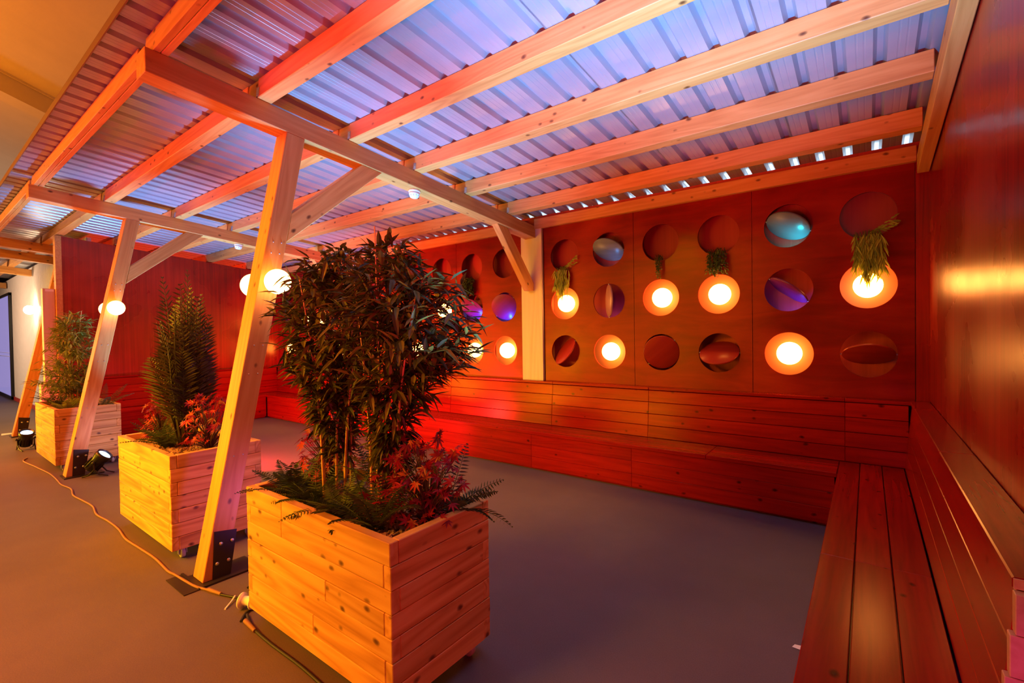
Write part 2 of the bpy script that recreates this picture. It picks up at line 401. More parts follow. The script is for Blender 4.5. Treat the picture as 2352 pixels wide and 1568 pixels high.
# back wall: backing board, studs, shelves of the hollow wall
w = MB()
w.box(XL - 0.12, XR, 5.29, 5.33, 0, 3.02)
w.box(XL - 0.12, XR, 5.139, 5.16, 3.0, RT(5.15) + PH)
w.box(XL - 0.12, XR, 5.139, 5.29, 0, 0.985)
w.box(XL - 0.12, XR, 5.139, 5.29, 2.90, 3.02)
for z in (1.677, 2.279): w.box(XL, XR, 5.14, 5.289, z - 0.012, z + 0.012)
BAY = 1.22
panel_edges = [0.315, 0.315 - BAY, 0.315 - 2 * BAY, -3.687, -3.687 - BAY, -3.687 - 2 * BAY, -7.69, -7.69 - BAY]
wall_back = w.build('wall_back', m_cavity, kind='structure')
w = MB()
for e in panel_edges:
    w.box(e - 0.04, e + 0.02, 5.141, 5.289, 0.98, 2.9)
    w.box(e - BAY, e - BAY + 0.04, 5.141, 5.289, 0.98, 2.9)
w.build('wall_back_studs', m_lining, kind='structure')
w = MB(); w.box(0.318, XR, YB - 0.012, YB + 0.01, 0.96, 2.99); w.build('wall_back_corner_strip', m_plyv, kind='structure')
w = MB(); w.box(XL, -7.69 - 2 * BAY - 0.003, YB - 0.012, YB + 0.01, 0.96, 2.99); w.build('wall_back_corner_strip', m_plyv, kind='structure')

# perforated panels
HZ = (2.580, 1.978, 1.376); HR = 0.201


def ring_cell(mb, cx, cz, hx, hz, r, y0, y1, n=64):
    per = []
    for k in range(n):
        t = k / n * 4.0; sd = int(t); u = (t - sd) * 2 - 1
        per.append([(1, u), (-u, 1), (-1, -u), (u, -1)][sd])
    # circle points matched to the direction of the square points
    V = []
    for y in (y0, y1):
        for (a, b_) in per: V.append((cx + a * hx, y, cz + b_ * hz))
        for (a, b_) in per:
            ang = math.atan2(b_, a); V.append((cx + r * math.cos(ang), y, cz + r * math.sin(ang)))
    F = []
    for k in range(n):
        j = (k + 1) % n
        F.append((k, k + n, j + n, j)); F.append((2 * n + k, 2 * n + j, 3 * n + j, 3 * n + k))
        F.append((n + k, 3 * n + k, 3 * n + j, n + j))
    mb.add(V, F)


PANEL_LABEL = ['beside the right wall corner', 'second from the right wall corner', 'just right of the first pale column strip',
               'just left of the first pale column strip', 'behind the tall bamboo',
               'just right of the second pale column strip', 'just left of the second column strip', 'beside the far left corner']
for i, e in enumerate(panel_edges):
    mb = MB(); e1 = e - 0.0025; e0 = e - BAY + 0.0025
    for cx in (e - 0.313, e - 0.907):
        pass
    mid = (e0 + e1) / 2
    for a, b_, cx in ((e0, mid, e - 0.913), (mid, e1, e - 0.313)):
        h = min(b_ - cx, cx - a)
        for cz in HZ: ring_cell(mb, cx, cz, h, 0.301, HR, YB, YB + 0.018)
        if cx - h - a > 1e-4: mb.box(a, cx - h, YB, YB + 0.018, HZ[2] - 0.301, HZ[0] + 0.301)
        if b_ - cx - h > 1e-4: mb.box(cx + h, b_, YB, YB + 0.018, HZ[2] - 0.301, HZ[0] + 0.301)
    mb.box(e0, e1, YB, YB + 0.018, 0.96, HZ[2] - 0.301); mb.box(e0, e1, YB, YB + 0.018, HZ[0] + 0.301, 3.0)
    o = mb.build('perforated_panel', m_ply, label='red plywood panel with six holes, ' + PANEL_LABEL[i], cat='wall panel', group='perforated plywood panels of the back wall')

for i, (x0, x1) in enumerate(((-3.684, -3.358), (-7.687, -7.350))):
    mb = MB(); mb.box(0.985, 3.0, -0.02, 0.02, x0, x1)
    # local x is up: rotate so that grain runs upward
    M = Matrix(((0, 0, 1, 0), (0, 1, 0, YB - 0.012), (1, 0, 0, 0), (0, 0, 0, 1)))
    mb.build('column_strip', m_lightply, mat=M, label=('pale upright plywood strip between the perforated panels, under the nearer rafter', 'pale upright plywood strip under the farther rafter, half hidden by foliage')[i], cat='column')

# ------------------------------------------------ benches
def bench(name, M, length, rng, label, seams, ends=False):
    """local x along, y to the back, z up. rng: dict of x ranges"""
    root = empty(name); root.matrix_world = M
    root['label'] = label; root['category'] = 'bench'; root['group'] = 'red board benches round the seating area'
    r = random.Random(name + label)

    def cuts(a, b_, ss):
        pts = [a] + sorted(s for s in ss if a < s < b_) + [b_]
        return list(zip(pts[:-1], pts[1:]))
    seat = MB()
    for k in range(3):
        for a, b_ in cuts(*rng['seat'], seams['seat']): seat.box(a + .0015, b_ - .0015, k * .1447 + .0025, k * .1447 + .1422, .418, .455, r.random(), .003)
    seat.build('seat', m_bench, root)
    fr = MB()
    for k in range(3):
        for a, b_ in cuts(*rng['front'], seams['front']): fr.box(a + .001, b_ - .001, .018, .046, .024 + k * .132, .024 + k * .132 + .1295, r.random(), .002)
    fr.box(rng['front'][0] + .01, rng['front'][1] - .01, .06, .4, 0, .40, .5)
    fr.build('front_board', m_bench, root)
    bk = MB(); t = math.atan2(.046, .51)
    for k in range(4):
        z0 = k * .1275
        for a, b_ in cuts(*rng['back'], seams['back']):
            Mx = Matrix.Translation((0, .437, .455)) @ Matrix.Rotation(-t, 4, 'X')
            bk.box(a + .001, b_ - .001, 0, .034, z0 + .002, z0 + .1255, r.random(), .0025, Mx)
    bk.build('backrest', m_bench, root)
    cp = MB()
    for a, b_ in cuts(*rng['cap'], seams['cap']): cp.box(a + .001, b_ - .001, .476, .603, .967, .995, r.random(), .004)
    cp.build('top_ledge', m_bench, root)
    if ends:
        for k in range(5):
            z0 = .455 + k * .103 if k < 5 else 0
            en = MB(); sh = .437 + .0902 * (z0 - .455)
            en.box(ends - .001, ends + .03, sh + .002, .600, z0 + .001, min(z0 + .102, .966), r.random(), .002)
            en.build('end_block', m_pine, root)
        en = MB(); en.box(ends - .001, ends + .004, .478, .601, .969, .993, r.random()); en.build('end_block', m_pine, root)
        for k in range(3):
            en = MB(); en.box(ends - .001, ends + .03, .048, .600, .03 + k * .128, .03 + k * .128 + .126, r.random(), .002); en.build('end_block', m_pine, root)
    return root


M_long = Matrix.Translation((0, 4.515, 0))
bench('bench', M_long, 10.685, dict(seat=(-9.675, -.2), front=(-9.66, -.215), back=(-10.13, .265), cap=(XL + .003, .281)),
      'long red board bench with backrest along the wall of round holes',
      dict(seat=[-1.2, -4.9], front=[-3.177, -1.931, -5.6, -8.0], back=[-7.4, -4.925, -3.158, -1.918, -.16], cap=[-5.5, -3.158, -1.918, -.16]))
M_right = Matrix(((0, 1, 0, -.2), (-1, 0, 0, 0), (0, 0, 1, 0), (0, 0, 0, 1)))
bench('bench', M_right, 3.4, dict(seat=(-4.95, -1.62), front=(-4.53, -1.62), back=(-4.985, -1.62), cap=(-5.11, -1.62)),
      'red board bench running along the plain glossy right wall', dict(seat=[-2.85], front=[-2.85], back=[], cap=[-3.08, -4.6]), ends=-1.62)
M_left = Matrix(((0, -1, 0, -9.675), (1, 0, 0, 0), (0, 0, 1, 0), (0, 0, 0, 1)))
bench('bench', M_left, 3.4, dict(seat=(1.75, 4.95), front=(1.75, 4.53), back=(1.75, 4.985), cap=(1.75, 5.11)),
      'red board bench along the far left wall behind the planters', dict(seat=[3.1], front=[3.1], back=[], cap=[3.3]))


# ------------------------------------------------ timber frame
def timber_yz(name, x0, x1, p0, p1, poly, m=m_pine, **tags):
    """timber whose length lies in the YZ plane: p0->p1 gives local X; poly = world (y,z) outline"""
    d = Vector((0, p1[0] - p0[0], p1[1] - p0[1])).normalized()
    nz = Vector((0, -d.z, d.y))
    M = Matrix(((d.x, 1, nz.x, (x0 + x1) / 2), (d.y, 0, nz.y, p0[0]), (d.z, 0, nz.z, p0[1]), (0, 0, 0, 1)))
    Mi = M.inverted()
    n = len(poly); vs = []
    for x in (x0, x1):
        for (y, z) in poly: vs.append(Mi @ Vector((x, y, z)))
    fs = [tuple(range(n)), tuple(range(2 * n - 1, n - 1, -1))] + [(i, i + n, (i + 1) % n + n, (i + 1) % n) for i in range(n)]
    mb = MB(); mb.add(vs, fs, random.random())
    o = mb.build(name, m, mat=M, **tags); fixn(o)
    bv = o.modifiers.new('edge', 'BEVEL'); bv.width = 0.004; bv.segments = 1; bv.limit_method = 'ANGLE'
    return o


random.seed(3)
RX = [(-3.61, -3.45), (-7.61, -7.45), (-11.61, -11.45), (-15.61, -15.45), (-19.61, -19.45)]
RNAME = ['nearest sloping rafter', 'second rafter from the camera', 'third rafter, beyond the left wall', 'fourth rafter, far beyond the left wall', 'farthest rafter near the lilac door']
for i, (x0, x1) in enumerate(RX):
    yE = 5.10 if i < 2 else (5.2 if i == 2 else 1.98)
    yS = 0.948
    timber_yz('rafter', x0, x1, (yS, RB(yS)), (yE, RB(yE)), [(yS, RB(yS)), (yE, RB(yE)), (yE, RT(yE)), (yS, RT(yS))],
              label='square pine rafter, ' + RNAME[i], cat='beam', group='pine rafters')
timber_yz('rafter', -12.98, -12.82, (0.948, RB(.948)), (1.98, RB(1.98)), [(.948, RB(.948)), (1.98, RB(1.98)), (1.98, RT(1.98)), (.948, RT(.948))],
          label='pine rafter between the third and fourth rafters, against the pale wall', cat='beam', group='pine rafters')
timber_yz('rafter', 0.322, 0.398, (0.95, RB(.95)), (5.05, RB(5.05)), [(0.95, RB(.95)), (5.05, RB(5.05)), (5.05, RT(5.05)), (0.95, RT(.95))],
          label='narrow pine rafter fixed along the top of the right wall', cat='beam', group='pine rafters')

PY = [(1.60, 'sixth'), (2.335, 'fifth'), (3.045, 'fourth'), (3.755, 'third'), (4.50, 'second')]
BAYS = [(-3.45, 0.322, 'bay beside the right wall'), (-7.45, -3.61, 'middle bay'), (-11.45, -7.61, 'bay at the left wall'), (-15.45, -11.61, 'bay beyond the left wall'), (-19.45, -15.61, 'farthest bay')]
SL = math.atan(-0.0875)


def purlin(x0, x1, y, h, wd, label, name='purlin', dz=0.0):
    mb = MB(); mb.box(0, x1 - x0, 0, wd, 0, h, random.random(), .004)
    return mb.build(name, m_pine, loc=(x0, y, RT(y) + dz), rot=(SL, 0, 0), label=label, cat='beam', group='pine purlins under the metal roof')


for bi, (x0, x1, bn) in enumerate(BAYS):
    for y, nm in PY:
        if bi >= 3 and y > 1.7: continue
        purlin(x0 + .001, x1 - .001, y, PH, .10, 'pine purlin, %s from the back wall, in the %s' % (nm, bn))
    for k, (yy, hh) in enumerate(((0.990, .135), (1.032, .14))):
        purlin(x0 - (0.16 if bi < 5 else 0), x1 - .16 if bi else x1, yy, hh, .040, 'pine eave board, %s one of the pair, in the %s' % (('outer', 'inner')[k], bn), 'eave_board')
    if bi < 3:
        mb = MB(); mb.box(0, x1 - x0, 0, .055, 0, .125, random.random(), .003)
        mb.build('wall_plate', m_pine, loc=(x0, 5.062, 2.962), label='pine beam topping the hole wall, ' + bn, cat='beam', group='pine beams on the back wall')
# blocks on the rafters between purlin ends, with nail plates
for ri in (0, 1):
    x0, x1 = RX[ri]
    for y, nm in PY:
        mb = MB(); mb.box(0.002, .158, .006, .094, 0.001, PH - .004, random.random(), .002)
        o = mb.build('rafter_block', m_pine, loc=(x0, y, RT(y)), rot=(SL, 0, 0), label='short pine block on the %s, in line with the %s purlin' % (('nearest rafter', 'second rafter')[ri], nm), cat='block', group='pine blocks on the rafters')
        mb = MB(); mb.box(.150, .153, -.004, .045, .004, .075)
        mb.box(.153, .185, -.0035, -.0015, .01, .07)
        for a in range(3):
            for b_ in range(2): mb.lathe([(.004, 0), (.004, .002)], 8, Matrix.Translation((.160 + b_ * .014, -.0035, .02 + a * .018)) @ Matrix.Rotation(PI / 2, 4, 'X'))
        mb.build('nail_plate', m_steel, o)

# posts, braces
PN = ['nearest leaning post', 'second leaning post, behind the palm planter', 'third leaning post, beside the box column']
for i in range(4):
    x0, x1 = RX[i]; pn = (PN + ['farthest leaning post'])[i]
    if i == 3: continue
    poly = [(1.180, .012), (1.327, .012), (1.950, 3.130), (1.950 - .006, RB(1.944)), (1.815, RB(1.815))]
    poly = [(1.180, .012), (1.322, .012), (1.953, RB(1.953)), (1.810, RB(1.81))]
    o = timber_yz('post', x0, x1, (1.18, .012), (1.81, RB(1.81)), poly, label='leaning pine post, ' + pn, cat='post', group='leaning pine posts')
    Mi = o.matrix_world.inverted()
    mb = MB()
    sy = lambda z: 0.202 * z
    for xx in (x1 + .0005, x0 - .0065):
        vs = [(a, y + sy(z), z) for a in (xx, xx + .006) for (y, z) in ((1.235, .012), (1.345, .012), (1.345 - .012, .30), (1.19, .325))]
        mb.add(vs, [(0, 1, 2, 3), (7, 6, 5, 4), (0, 4, 5, 1), (1, 5, 6, 2), (2, 6, 7, 3), (3, 7, 4, 0)])
    mb.box(x0 - .03, x1 + .05, 1.16, 1.52, 0.0, .012)
    mb.v = [tuple(Mi @ Vector(v)) for v in mb.v]; mb.build('foot_plate', m_plate, o)
    for z in (.11, .235):
        for yy in (1.255, 1.325):
            mb = MB(); mb.lathe([(.012, 0), (.012, .004), (.006, .008), (0.0001, .009)], 12, Matrix.Translation((x1 + .006, yy + sy(z) - .01, z)) @ Matrix.Rotation(PI / 2, 4, 'Y'))
            mb.v = [tuple(Mi @ Vector(v)) for v in mb.v]; mb.build('bolt', m_steel, o)
    for z in (1.35, 1.55, 2.22, 2.3, 0.8):
        for yy in (1.225, 1.285):
            mb = MB(); mb.lathe([(.005, 0), (.005, .002), (0.0001, .003)], 8, Matrix.Translation((x1 + .0005, yy + sy(z), z)) @ Matrix.Rotation(PI / 2, 4, 'Y'))
            mb.v = [tuple(Mi @ Vector(v)) for v in mb.v]; mb.build('screw', m_steel, o)
    if i < 3:
        timber_yz('brace', x0 + .012, x1 - .012, (1.80, 2.32), (2.66, 3.04), [(1.795, 2.315), (2.68, RB(2.68)), (2.475, RB(2.475)), (1.837, 2.535)],
                  label='slanting pine brace from the %s up to its rafter' % PN[i].split(',')[0], cat='brace', group='pine braces')
    if i < 2:
        timber_yz('brace', x0 + .035, x1 - .035, (4.45, 2.9), (5.07, 2.2), [(4.35, RB(4.35)), (4.55, RB(4.55)), (5.098, 2.26), (5.098, 2.165), (4.985, 2.16)],
                  label='short pine brace from the wall column strip up to the %s' % ('nearest rafter', 'second rafter')[i], cat='brace', group='pine braces')

# ------------------------------------------------ metal roof: sheets 1 m wide with five ribs
prof = []
for k in range(5):
    b0 = k * .2
    prof += [(b0, 0), (b0 + .045, 0), (b0 + .048, .0012), (b0 + .054, .0012), (b0 + .057, 0), (b0 + .083, 0), (b0 + .086, .0012), (b0 + .092, .0012), (b0 + .095, 0),
             (b0 + .130, 0), (b0 + .150, .034), (b0 + .180, .034)]
prof += [(1.0, 0), (1.012, 0.0)]
sheet = MB(); ys = (0.843, 5.62)
vs = []
for y in ys:
    for (x, z) in prof: vs.append((x, y, RT(y) + PH + .002 + z))
n = len(prof); sheet.add(vs, [(i, i + 1, i + 1 + n, i + n) for i in range(n - 1)])
ceil_root = empty('ceiling'); ceil_root['kind'] = 'structure'
sh0 = sheet.build('roof_sheet', m_sheet, ceil_root)
md = sh0.modifiers.new('thick', 'SOLIDIFY'); md.thickness = 0.0012; md.offset = 1
sh0.location.x = -.5
# last sheet is trimmed at the right wall
tr = MB(); pr2 = [p for p in prof if p[0] <= .9]
vs = []
for y in ys:
    for (x, z) in pr2: vs.append((x, y, RT(y) + PH + .002 + z))
n = len(pr2); tr.add(vs, [(i, i + 1, i + 1 + n, i + n) for i in range(n - 1)])
sh0.location.x = -1.5
o = tr.build('roof_sheet', m_sheet, ceil_root); o.location.x = -.5
for k in range(2, 20):
    c = sh0.copy(); COL.objects.link(c); c.parent = ceil_root; c.location.x = -.5 - k; c.location.z = 0.0008 * (k % 2)
w = MB(); w.box(-20.4, .4, .835, .8425, RT(.84) + PH - .003, RT(.84) + PH + .05)
w.build('trim_2', plain('tan_edge_trim', (0.22, 0.12, 0.06), .6), kind='structure')

# hall ceiling above and in front of the shelter, with a boxed beam
CZ = lambda y: 5.88 - .337 * y
w = MB()
w.add([(-30, -8, CZ(-8)), (8, -8, CZ(-8)), (8, 6.4, CZ(6.4)), (-30, 6.4, CZ(6.4))], [(0, 1, 2, 3)])
w.build('ceiling_hall', m_hall, kind='structure')
w = MB()
for y0, y1 in ((-8, 6.4),):
    for bx in (-10.0,):
        vs = [(x, y, CZ(y) - dz) for y in (y0, y1) for x, dz in ((bx - .35, 0), (bx - .35, .30), (bx + .02, .30), (bx + .02, 0))]
        w.add(vs, [(0, 1, 5, 4), (1, 2, 6, 5), (2, 3, 7, 6), (0, 3, 2, 1), (4, 5, 6, 7)])
        vs = [(x, y, CZ(y) - dz) for y in (y0, y1) for x, dz in ((bx + .03, 0.0), (bx + .03, .035), (bx + .06, .035), (bx + .06, 0))]
        w.add(vs, [(0, 1, 5, 4), (1, 2, 6, 5), (2, 3, 7, 6), (0, 3, 2, 1), (4, 5, 6, 7)])
w.build('trim_3', m_hall, kind='structure')

w = MB(); w.box(-24.6, -24.5, -8, 2.1, 0, 8.6); w.build('wall_hall_end', m_hall, kind='structure')

# ------------------------------------------------ far left: pale ribbed wall, lilac door, box column
w = MB(); pts = []
x = -24.0
while x < -10.55:
    for dx, dy in ((0, 0), (.05, 0), (.065, -.012), (.10, -.012), (.115, 0)): pts.append((x + dx, 2.01 + dy))
    x += .13
vs = [(px, py, z) for z in (0, 3.35) for px, py in pts]; n = len(pts)
w.add(vs, [(i, i + 1, i + 1 + n, i + n) for i in range(n - 1)])
w.box(-24, -10.5, 2.02, 2.07, 0, 3.35)
w.build('wall_far', m_corr, kind='structure')
w = MB(); w.box(-24, -10.5, 1.98, 1.996, 0, .10); w.build('baseboard_far', plain('red_skirting', (.42, .03, .02), .5), kind='structure')
d = MB()
for a in ((-21.9, -21.8, .02, 2.95), (-18.87, -18.77, .02, 2.95), (-21.9, -18.77, 2.89, 2.97), (-21.9, -18.77, .02, .10)): d.box(a[0], a[1], 1.94, 1.995, a[2], a[3], 0, .004)
do = d.build('door_1', m_black, kind='structure')
d = MB(); d.box(-21.8, -18.87, 1.96, 1.966, .10, 2.89); d.build('pane', m_pane, do)
d = MB(); d.box(-21.8, -18.9, 1.932, 1.94, 1.20, 1.215); d.box(-21.8, -18.9, 1.932, 1.94, 1.30, 1.31); d.build('rail', m_white, do)

bc = empty('box_column', (-10.43, 1.5, 0), label='pale boxed plywood column with a small sticker at its top, beside the third leaning post', cat='column')
d = MB(); d.box(0, 2.44, -.06, .082, -.07, .07, .2, .002)
Mup = Matrix(((0, 0, 1, 0), (0, 1, 0, 0), (1, 0, 0, 0), (0, 0, 0, 1)))
c = d.build('shaft', m_lightply, bc); c.matrix_basis = Mup
d = MB(); d.box(-.09, .09, -.11, .084, 0, .93, .6, .002); d.build('plinth', m_lightply, bc)
d = MB(); d.box(.0712, .0722, -.03, .07, 2.395, 2.43); d.build('sticker', m_white, bc)


# ------------------------------------------------ globe lamps
def globe_mesh(r):
    mb = MB(); prof = [(max(r * math.sin(t), .0001), -r * math.cos(t)) for t in [PI * k / 16 for k in range(17)]]
    mb.lathe(prof, 28); return mb


def globe_lamp(loc, r, back, power, label, group, color=WARM):
    """back: unit vector toward the surface carrying the lamp"""
    root = empty('globe_lamp', loc, label=label, cat='lamp', group=group)
    key = (r, power, color)
    if key not in CACHE:
        mg = plain('lit_opal_globe', (0.9, 0.85, 0.75), 0.3, emit=color, estr=power / (4 * PI * PI * r * r))
        CACHE[key] = globe_mesh(r).build('glass_globe', mg, root)
    else:
        o = CACHE[key].copy(); COL.objects.link(o); o.parent = root
    mb = MB(); q = Vector(back).to_track_quat('Z', 'Y').to_matrix().to_4x4()
    mb.lathe([(.04, r * .92), (.042, r * 1.0), (.042, r + .02)], 24, q)
    mb.build('lamp_base', m_white, root)
    return root


CACHE = {}
PR = .088
for i, (x0, x1) in enumerate(RX[:2]):
    pn = ('nearest leaning post', 'second leaning post')[i]
    globe_lamp((x1 + PR + .021, 1.662, 2.0), PR, (-1, 0, 0), 6, 'lit white globe lamp on the right side of the ' + pn, 'globe lamps on the leaning posts')
    globe_lamp((x0 - PR - .021, 1.662, 2.0), PR, (1, 0, 0), 6, 'lit white globe lamp peeping out behind the left side of the ' + pn, 'globe lamps on the leaning posts')
globe_lamp((-15.1, 1.88, 2.32), .10, (0, 1, 0), 40, 'lit globe lamp on the pale ribbed wall at far left', 'globe lamp on the far wall', color=(1, .75, .45))

cols = dict(B=.002, A=-.598, C=-1.218, D=-1.818, E=-2.440, F=-3.045, G=-4.006, H=-4.608, I=-5.220, J=-5.820, K=-6.440, L=-7.035, M=-8.003, N=-8.603, O=-9.223, P=-9.823)
order = 'BACDEFGHIJKLMNOP'
ordn = ['first', 'second', 'third', 'fourth', 'fifth', 'sixth', 'seventh', 'eighth', 'ninth', 'tenth', 'eleventh', 'twelfth', 'thirteenth', 'fourteenth', 'fifteenth', 'sixteenth']
rown = ['top row', 'middle row', 'bottom row']
def where(c, r): return '%s column from the right wall, %s' % (ordn[order.index(c)], rown[r])
LAMPS = [('B', 1), ('A', 2), ('C', 1), ('D', 1), ('E', 2), ('F', 1), ('G', 2), ('H', 2), ('I', 1), ('J', 2), ('K', 1), ('M', 2), ('N', 1), ('O', 1), ('P', 2)]
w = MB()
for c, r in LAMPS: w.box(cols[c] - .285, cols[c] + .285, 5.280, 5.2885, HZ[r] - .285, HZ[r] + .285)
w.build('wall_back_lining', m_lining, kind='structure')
for c, r in LAMPS:
    globe_lamp((cols[c], 5.172, HZ[r]), .108, (0, 1, 0), 12.5, 'lit globe lamp in a round hole, ' + where(c, r), 'globe lamps in the round holes of the back wall')

# ------------------------------------------------ pivoting discs
DISCS = [('B', 2, 0, 62, .196), ('A', 0, -20, 60, .188), ('A', 1, -36, 74, .188), ('C', 2, 0, -55, .190), ('D', 2, 42, 24, .190), ('E', 0, -6, 55, .190), ('E', 1, 90, -54, .190),
         ('F', 2, 42, -48, .190), ('G', 1, 38, 32, .192), ('H', 1, 0, 42, .190), ('I', 2, 20, 22, .19), ('J', 1, 60, 50, .19), ('K', 2, 0, 40, .19), ('L', 1, -30, 50, .19), ('L', 2, 30, 30, .19),
         ('M', 1, 0, 50, .19), ('N', 2, 40, 40, .19), ('O', 2, 0, -40, .19), ('P', 1, -30, 55, .19)]
dm = MB(); r = .19
dm.lathe([(.186, -.009), (.19, -.0065), (.19, .0065), (.186, .009)], 72, Matrix.Rotation(PI / 2, 4, 'X'))
proto = None
for c, rr, al, ph, rad in DISCS:
    A = math.radians(al)
    q = Matrix.Rotation(-A, 4, 'Y'); Mw = Matrix.Translation((cols[c], YB + .012, HZ[rr])) @ q @ Matrix.Rotation(math.radians(ph), 4, 'X')
    if proto is None:
        root = empty('pivoting_disc'); proto = root
        fo = dm.build('disc_board', m_disc, root)
        for s in (-1, 1):
            mb = MB(); mb.tube([(s * .186, 0, 0), (s * .2015, 0, 0)], .0045, 10); mb.lathe([(.009, 0), (.009, .004)], 12, Matrix.Translation((s * .192, 0, 0)) @ Matrix.Rotation(PI / 2, 4, 'Y'))
            mb.build('pivot_pin', m_steel, root)
    else:
        root = copy_tree(proto)
    root.matrix_world = Mw
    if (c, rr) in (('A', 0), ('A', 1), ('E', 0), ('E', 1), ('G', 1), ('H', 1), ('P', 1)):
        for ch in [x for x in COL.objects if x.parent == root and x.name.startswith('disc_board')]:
            ch.data = ch.data.copy(); ch.data.materials[0] = {'E1': m_disc_lamplit, 'A0': m_disc_cyanlit, 'E0': m_disc_cyanlit}.get(c + str(rr), m_disc_bluelit)
    root['label'] = 'tilted red disc in a round hole, ' + where(c, rr); root['category'] = 'disc'; root['group'] = 'pivoting discs in the round holes'
# unseen blue point lights added in some cavities to colour the discs
for c, r_, e, colr in (('H', 1, 12, (.01, .10, 1)), ('G', 1, 12, (.01, .10, 1)), ('A', 1, 7, (.04, .08, 1)), ('E', 1, 2, (.2, .15, 1)), ('P', 1, 5.0, BLUE), ('A', 0, 5, (.02, .8, 1)), ('E', 0, 1.2, (.1, .4, 1))):
    lamp('cavity_fill_light', 'POINT', (cols[c] + .05, 5.16, HZ[r_] - .235 + (0 if r_ else .0)), e, colr, .02)


# ------------------------------------------------ trailing plants in the top holes
def trailing(c, r_, kind, width, length, seed, label, mat):
    rnd = random.Random(seed); mb = MB(); z0 = HZ[r_] - .185; x0 = cols[c]
    for s in range(int(width * 190)):
        px = rnd.uniform(-width / 2, width / 2); L = length * rnd.uniform(.6, 1.0) * (1 - .35 * abs(px) / width)
        p = Vector((px * .8, .03, .0)); pts = [p.copy()]
        p = Vector((px, -.03 - rnd.uniform(0, .05), rnd.uniform(.01, .05))); pts.append(p.copy())
        steps = max(3, int(L / .03))
        for k in range(steps):
            p = p + Vector((rnd.uniform(-.008, .008), rnd.uniform(-.006, .005) - (.006 if k < 3 else 0), -L / steps)); pts.append(p.copy())
            for j in range(2 if kind != 'fern' else 1):
                dd = Vector((rnd.uniform(-1, 1), rnd.uniform(-1, .3), rnd.uniform(-.9, .2)))
                if kind == 'string': mb.leaf(p, dd, Vector((0, 0, 1)), rnd.uniform(.012, .02), .012, rnd.random())
                elif kind == 'bush': mb.leaf(p, dd, Vector((0, 0, 1)), rnd.uniform(.022, .04), .018, rnd.random())
                elif kind == 'broad': mb.leaf(p, dd, Vector((0, 0, 1)), rnd.uniform(.05, .075), .045, rnd.random())
                elif kind == 'fern': mb.leaf(p, Vector((rnd.uniform(-.6, .6), rnd.uniform(-.6, .1), -1)), Vector((0, -1, 0)), rnd.uniform(.06, .12), .014, rnd.random(), .2)
        mb.tube(pts, .0016, 4, 0.1, False)
    if kind == 'fern':
        for s in range(5):
            a = rnd.uniform(.3, 1.0)
            for t in range(9):
                p = Vector((t * .022, -.02, .02 + t * .018 * a))
                mb.leaf(p, Vector((1, -.3, rnd.uniform(-.2, .9))), Vector((0, -1, 0)), .05, .014, rnd.random())
    return mb.build('trailing_plant', mat, loc=(x0, YB - .004, z0), label=label, cat='plant', group='trailing plants hanging from the top holes')


trailing('B', 0, 'fern', .20, .40, 1, 'yellow green fern-like trailing plant, largest, hanging in front of the rightmost globe', m_trail2)
trailing('C', 0, 'bush', .17, .27, 2, 'dark bushy trailing plant with pale tips, third column from the right wall', m_trail)
trailing('D', 0, 'string', .09, .27, 3, 'narrow trailing plant of tiny dark leaves, fourth column from the right wall', m_trail)
trailing('F', 0, 'fern', .17, .34, 4, 'mixed trailing plant with long bright leaves, just right of the nearer column strip', m_trail2)
trailing('H', 0, 'broad', .13, .26, 5, 'trailing plant with broad ivy-like leaves, left of the nearer column strip', m_trail)
trailing('I', 0, 'bush', .16, .34, 6, 'fine-leaved yellow green trailing plant at the right edge of the tall bamboo', m_trail2)
trailing('P', 0, 'bush', .16, .28, 7, 'dark trailing plant near the far left corner, seen between post and bamboo', m_trail)


# ================================================================== PLANTERS
PLh = .688; PZ = .084; PT = PZ + PLh


